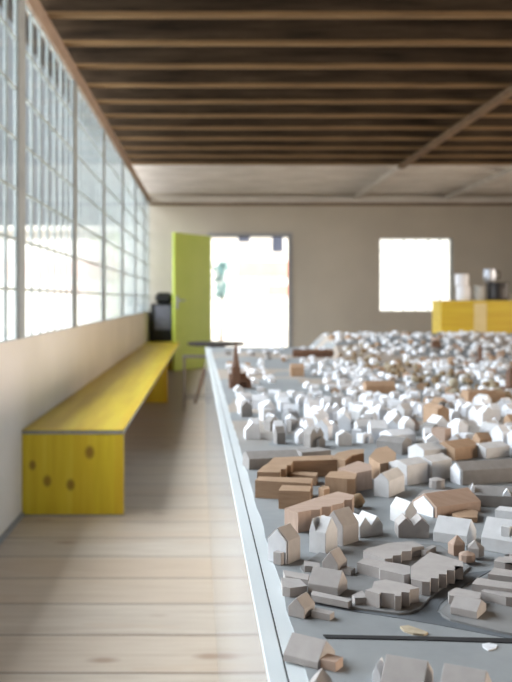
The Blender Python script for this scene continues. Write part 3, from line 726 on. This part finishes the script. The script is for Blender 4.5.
GL = {('left', 'front'): 'small white house of the blurred cluster between white rim and brown blocks',
      ('left', 'back'): 'small blurred house on the sparse grey ground around the brown church',
      ('middle', 'front'): 'small white house of the blurred cluster right behind the brown block group',
      ('middle', 'back'): 'small blurred house in the crowd in front of the long tan-roofed house',
      ('right', 'front'): 'small blurred house in the crowd behind the white houses at right centre',
      ('right', 'back'): 'small blurred house in the crowd in front of the foam tree belt'}
stuff = bmesh.new()
for k, (x, y, px, py) in enumerate(spots):
    r = random.random()
    right = px > 400
    m = 'bright' if r < .62 else ('cardw' if r < .76 else ('cardg' if r < .86 else ('tan' if (right or y > 3.2) and r < .95 else 'pink' if right else 'bright')))
    i = random.randrange(10); rz = random.choice((0, math.pi/2)) + random.gauss(.15, .3); z = GZ+hill(x, y)+.0001
    s = random.uniform(.8, 1.12)*(1 + .10*sstep(2.2, 4, y)); s *= 1 - .22*sstep(2.6, 3.4, y); sz = s*random.uniform(.85, 1.15)*(1 - .34*sstep(2.5, 3.3, y))
    if k < NIND:
        o = bpy.data.objects.new('model_house', tm[(i, m)]); COL.objects.link(o); o.location = (x, y, z); o.rotation_euler = (0, 0, rz); o.scale = (s, s, sz)
        rg = region(px, py); tag(o, GL[rg], 'model building', 'blurred houses %s %s' % rg)
    else:
        t2 = bmesh.new(); t2.from_mesh(temp[i]); mi = ('bright', 'cardw', 'cardg', 'tan', 'pink').index(m)
        for f in t2.faces: f.material_index = mi
        t2.transform(Matrix.Translation((x, y, z)) @ Matrix.Rotation(rz, 4, 'Z') @ Matrix.Diagonal((s, s, sz, 1)))
        me = bpy.data.meshes.new('t'); t2.to_mesh(me); t2.free(); stuff.from_mesh(me); bpy.data.meshes.remove(me)
rng = random.Random(5); Y = .75
while Y < 6.2:
    X = .36*Y+.03
    while X < min(2.6, .36*Y+.75):
        x, y = X+rng.uniform(-.01, .01), Y+rng.uniform(-.012, .012); X += .08
        if rng.random() < .25 or any((x-a)**2+(y-b)**2 < (q+.04)**2 for a, b, q in OCC): continue
        if y < .98 or abs(y-.90) < .05: continue
        mi = rng.choice((0, 1, 1, 2, 2, 4)); t2 = bmesh.new(); t2.from_mesh(temp[rng.randrange(10)])
        for f in t2.faces: f.material_index = mi
        t2.transform(Matrix.Translation((x, y, GZ+hill(x, y)+.0001)) @ Matrix.Rotation(rng.gauss(.15, .3), 4, 'Z') @ Matrix.Scale(.9 if y < 3 else .65, 4))
        me = bpy.data.meshes.new('t'); t2.to_mesh(me); t2.free(); stuff.from_mesh(me); bpy.data.meshes.remove(me)
    Y += .085
if len(stuff.verts):
    o = mk('far_model_houses', stuff, M['bright'])
    for m in ('cardw', 'cardg', 'tan', 'pink'): o.data.materials.append(M[m])
    tag(o, 'countless tiny blurred white houses filling the far end of the city model', 'model buildings', None, 'stuff')
# foam trees
nt = 0; tries = 0
while nt < 90 and tries < 4000:
    tries += 1
    px, py = random.uniform(340, 512), random.uniform(352, 412)
    if not inpoly(px, py, treepoly): continue
    p = W(px, py)
    if any((p.x-a)**2+(p.y-b)**2 < (r+.01)**2 for a, b, r in OCC): continue
    if any((p.x-s[0])**2+(p.y-s[1])**2 < .042**2 for s in spots): continue
    tree(nt+1, p.x, p.y, GZ+hill(p.x, p.y), random.uniform(.65, 1.15), 'blurred tan foam tree of the belt winding through the right of the model', 'foam trees in the right-hand belt')
    OCC.append((p.x, p.y, .016)); nt += 1
for o in list(COL.objects):
    if 'used' in o: del o['used']

# ------------------------------------------------------------------ light
wd = bpy.data.worlds.new('sky'); SC.world = wd; wd.use_nodes = True
bg = wd.node_tree.nodes['Background']; bg.inputs[0].default_value = (.84, .89, .92, 1); bg.inputs[1].default_value = 0.55
def lamp(name, typ, loc, rot, energy, col, **kw):
    l = bpy.data.lights.new(name, typ); l.energy = energy; l.color = col
    for k, v in kw.items(): setattr(l, k, v)
    o = bpy.data.objects.new(name, l); COL.objects.link(o); o.location = loc; o.rotation_euler = rot; return o
sd = Vector((-.45, .62, -.80))
lamp('sun', 'SUN', (0, 0, 10), sd.to_track_quat('-Z', 'Y').to_euler(), 12.0, (1, .95, .88), angle=.01)
# added unseen area lamps: sky stand-in at left, warm light behind right openings
lamp('sky_glow', 'AREA', (-5.2, 5.6, 5.0), Vector((1, 0, -.62)).to_track_quat('-Z', 'Y').to_euler(), 4300, (.93, .965, 1.0), shape='RECTANGLE', size=11, size_y=6.5)
for a, b in op:
    lamp('window_daylight_right', 'AREA', (XR+.25, (a+b)/2, (R0+R1)/2), Vector((-1, 0, -.02)).to_track_quat('-Z', 'Y').to_euler(), (470 if a < 0 else 110)*(b-a)/3, (1, .84, .68), shape='RECTANGLE', size=b-a, size_y=R1-R0)

# ------------------------------------------------------------------ camera
cam = bpy.data.cameras.new('camera'); co = bpy.data.objects.new('camera', cam); COL.objects.link(co); SC.camera = co
co.location = (0, 0, EYE); co.rotation_euler = (math.pi/2, 0, 0)
cam.sensor_fit = 'AUTO'; cam.sensor_width = 36; cam.lens = 36*F/682
cam.shift_x = (256-VX)/682; cam.shift_y = (VY-341)/682
cam.clip_start = .02; cam.clip_end = 300
cam.dof.use_dof = True; cam.dof.focus_distance = 1.12; cam.dof.aperture_fstop = 7.2
vs = SC.view_settings; vs.view_transform = 'Standard'; vs.look = 'None'; vs.gamma = 1; vs.use_curve_mapping = False; vs.exposure = 0.1
SC.cycles.use_denoising = True
SC.cycles.max_bounces = 10; SC.cycles.transparent_max_bounces = 16
SC.cycles.sample_clamp_indirect = 6
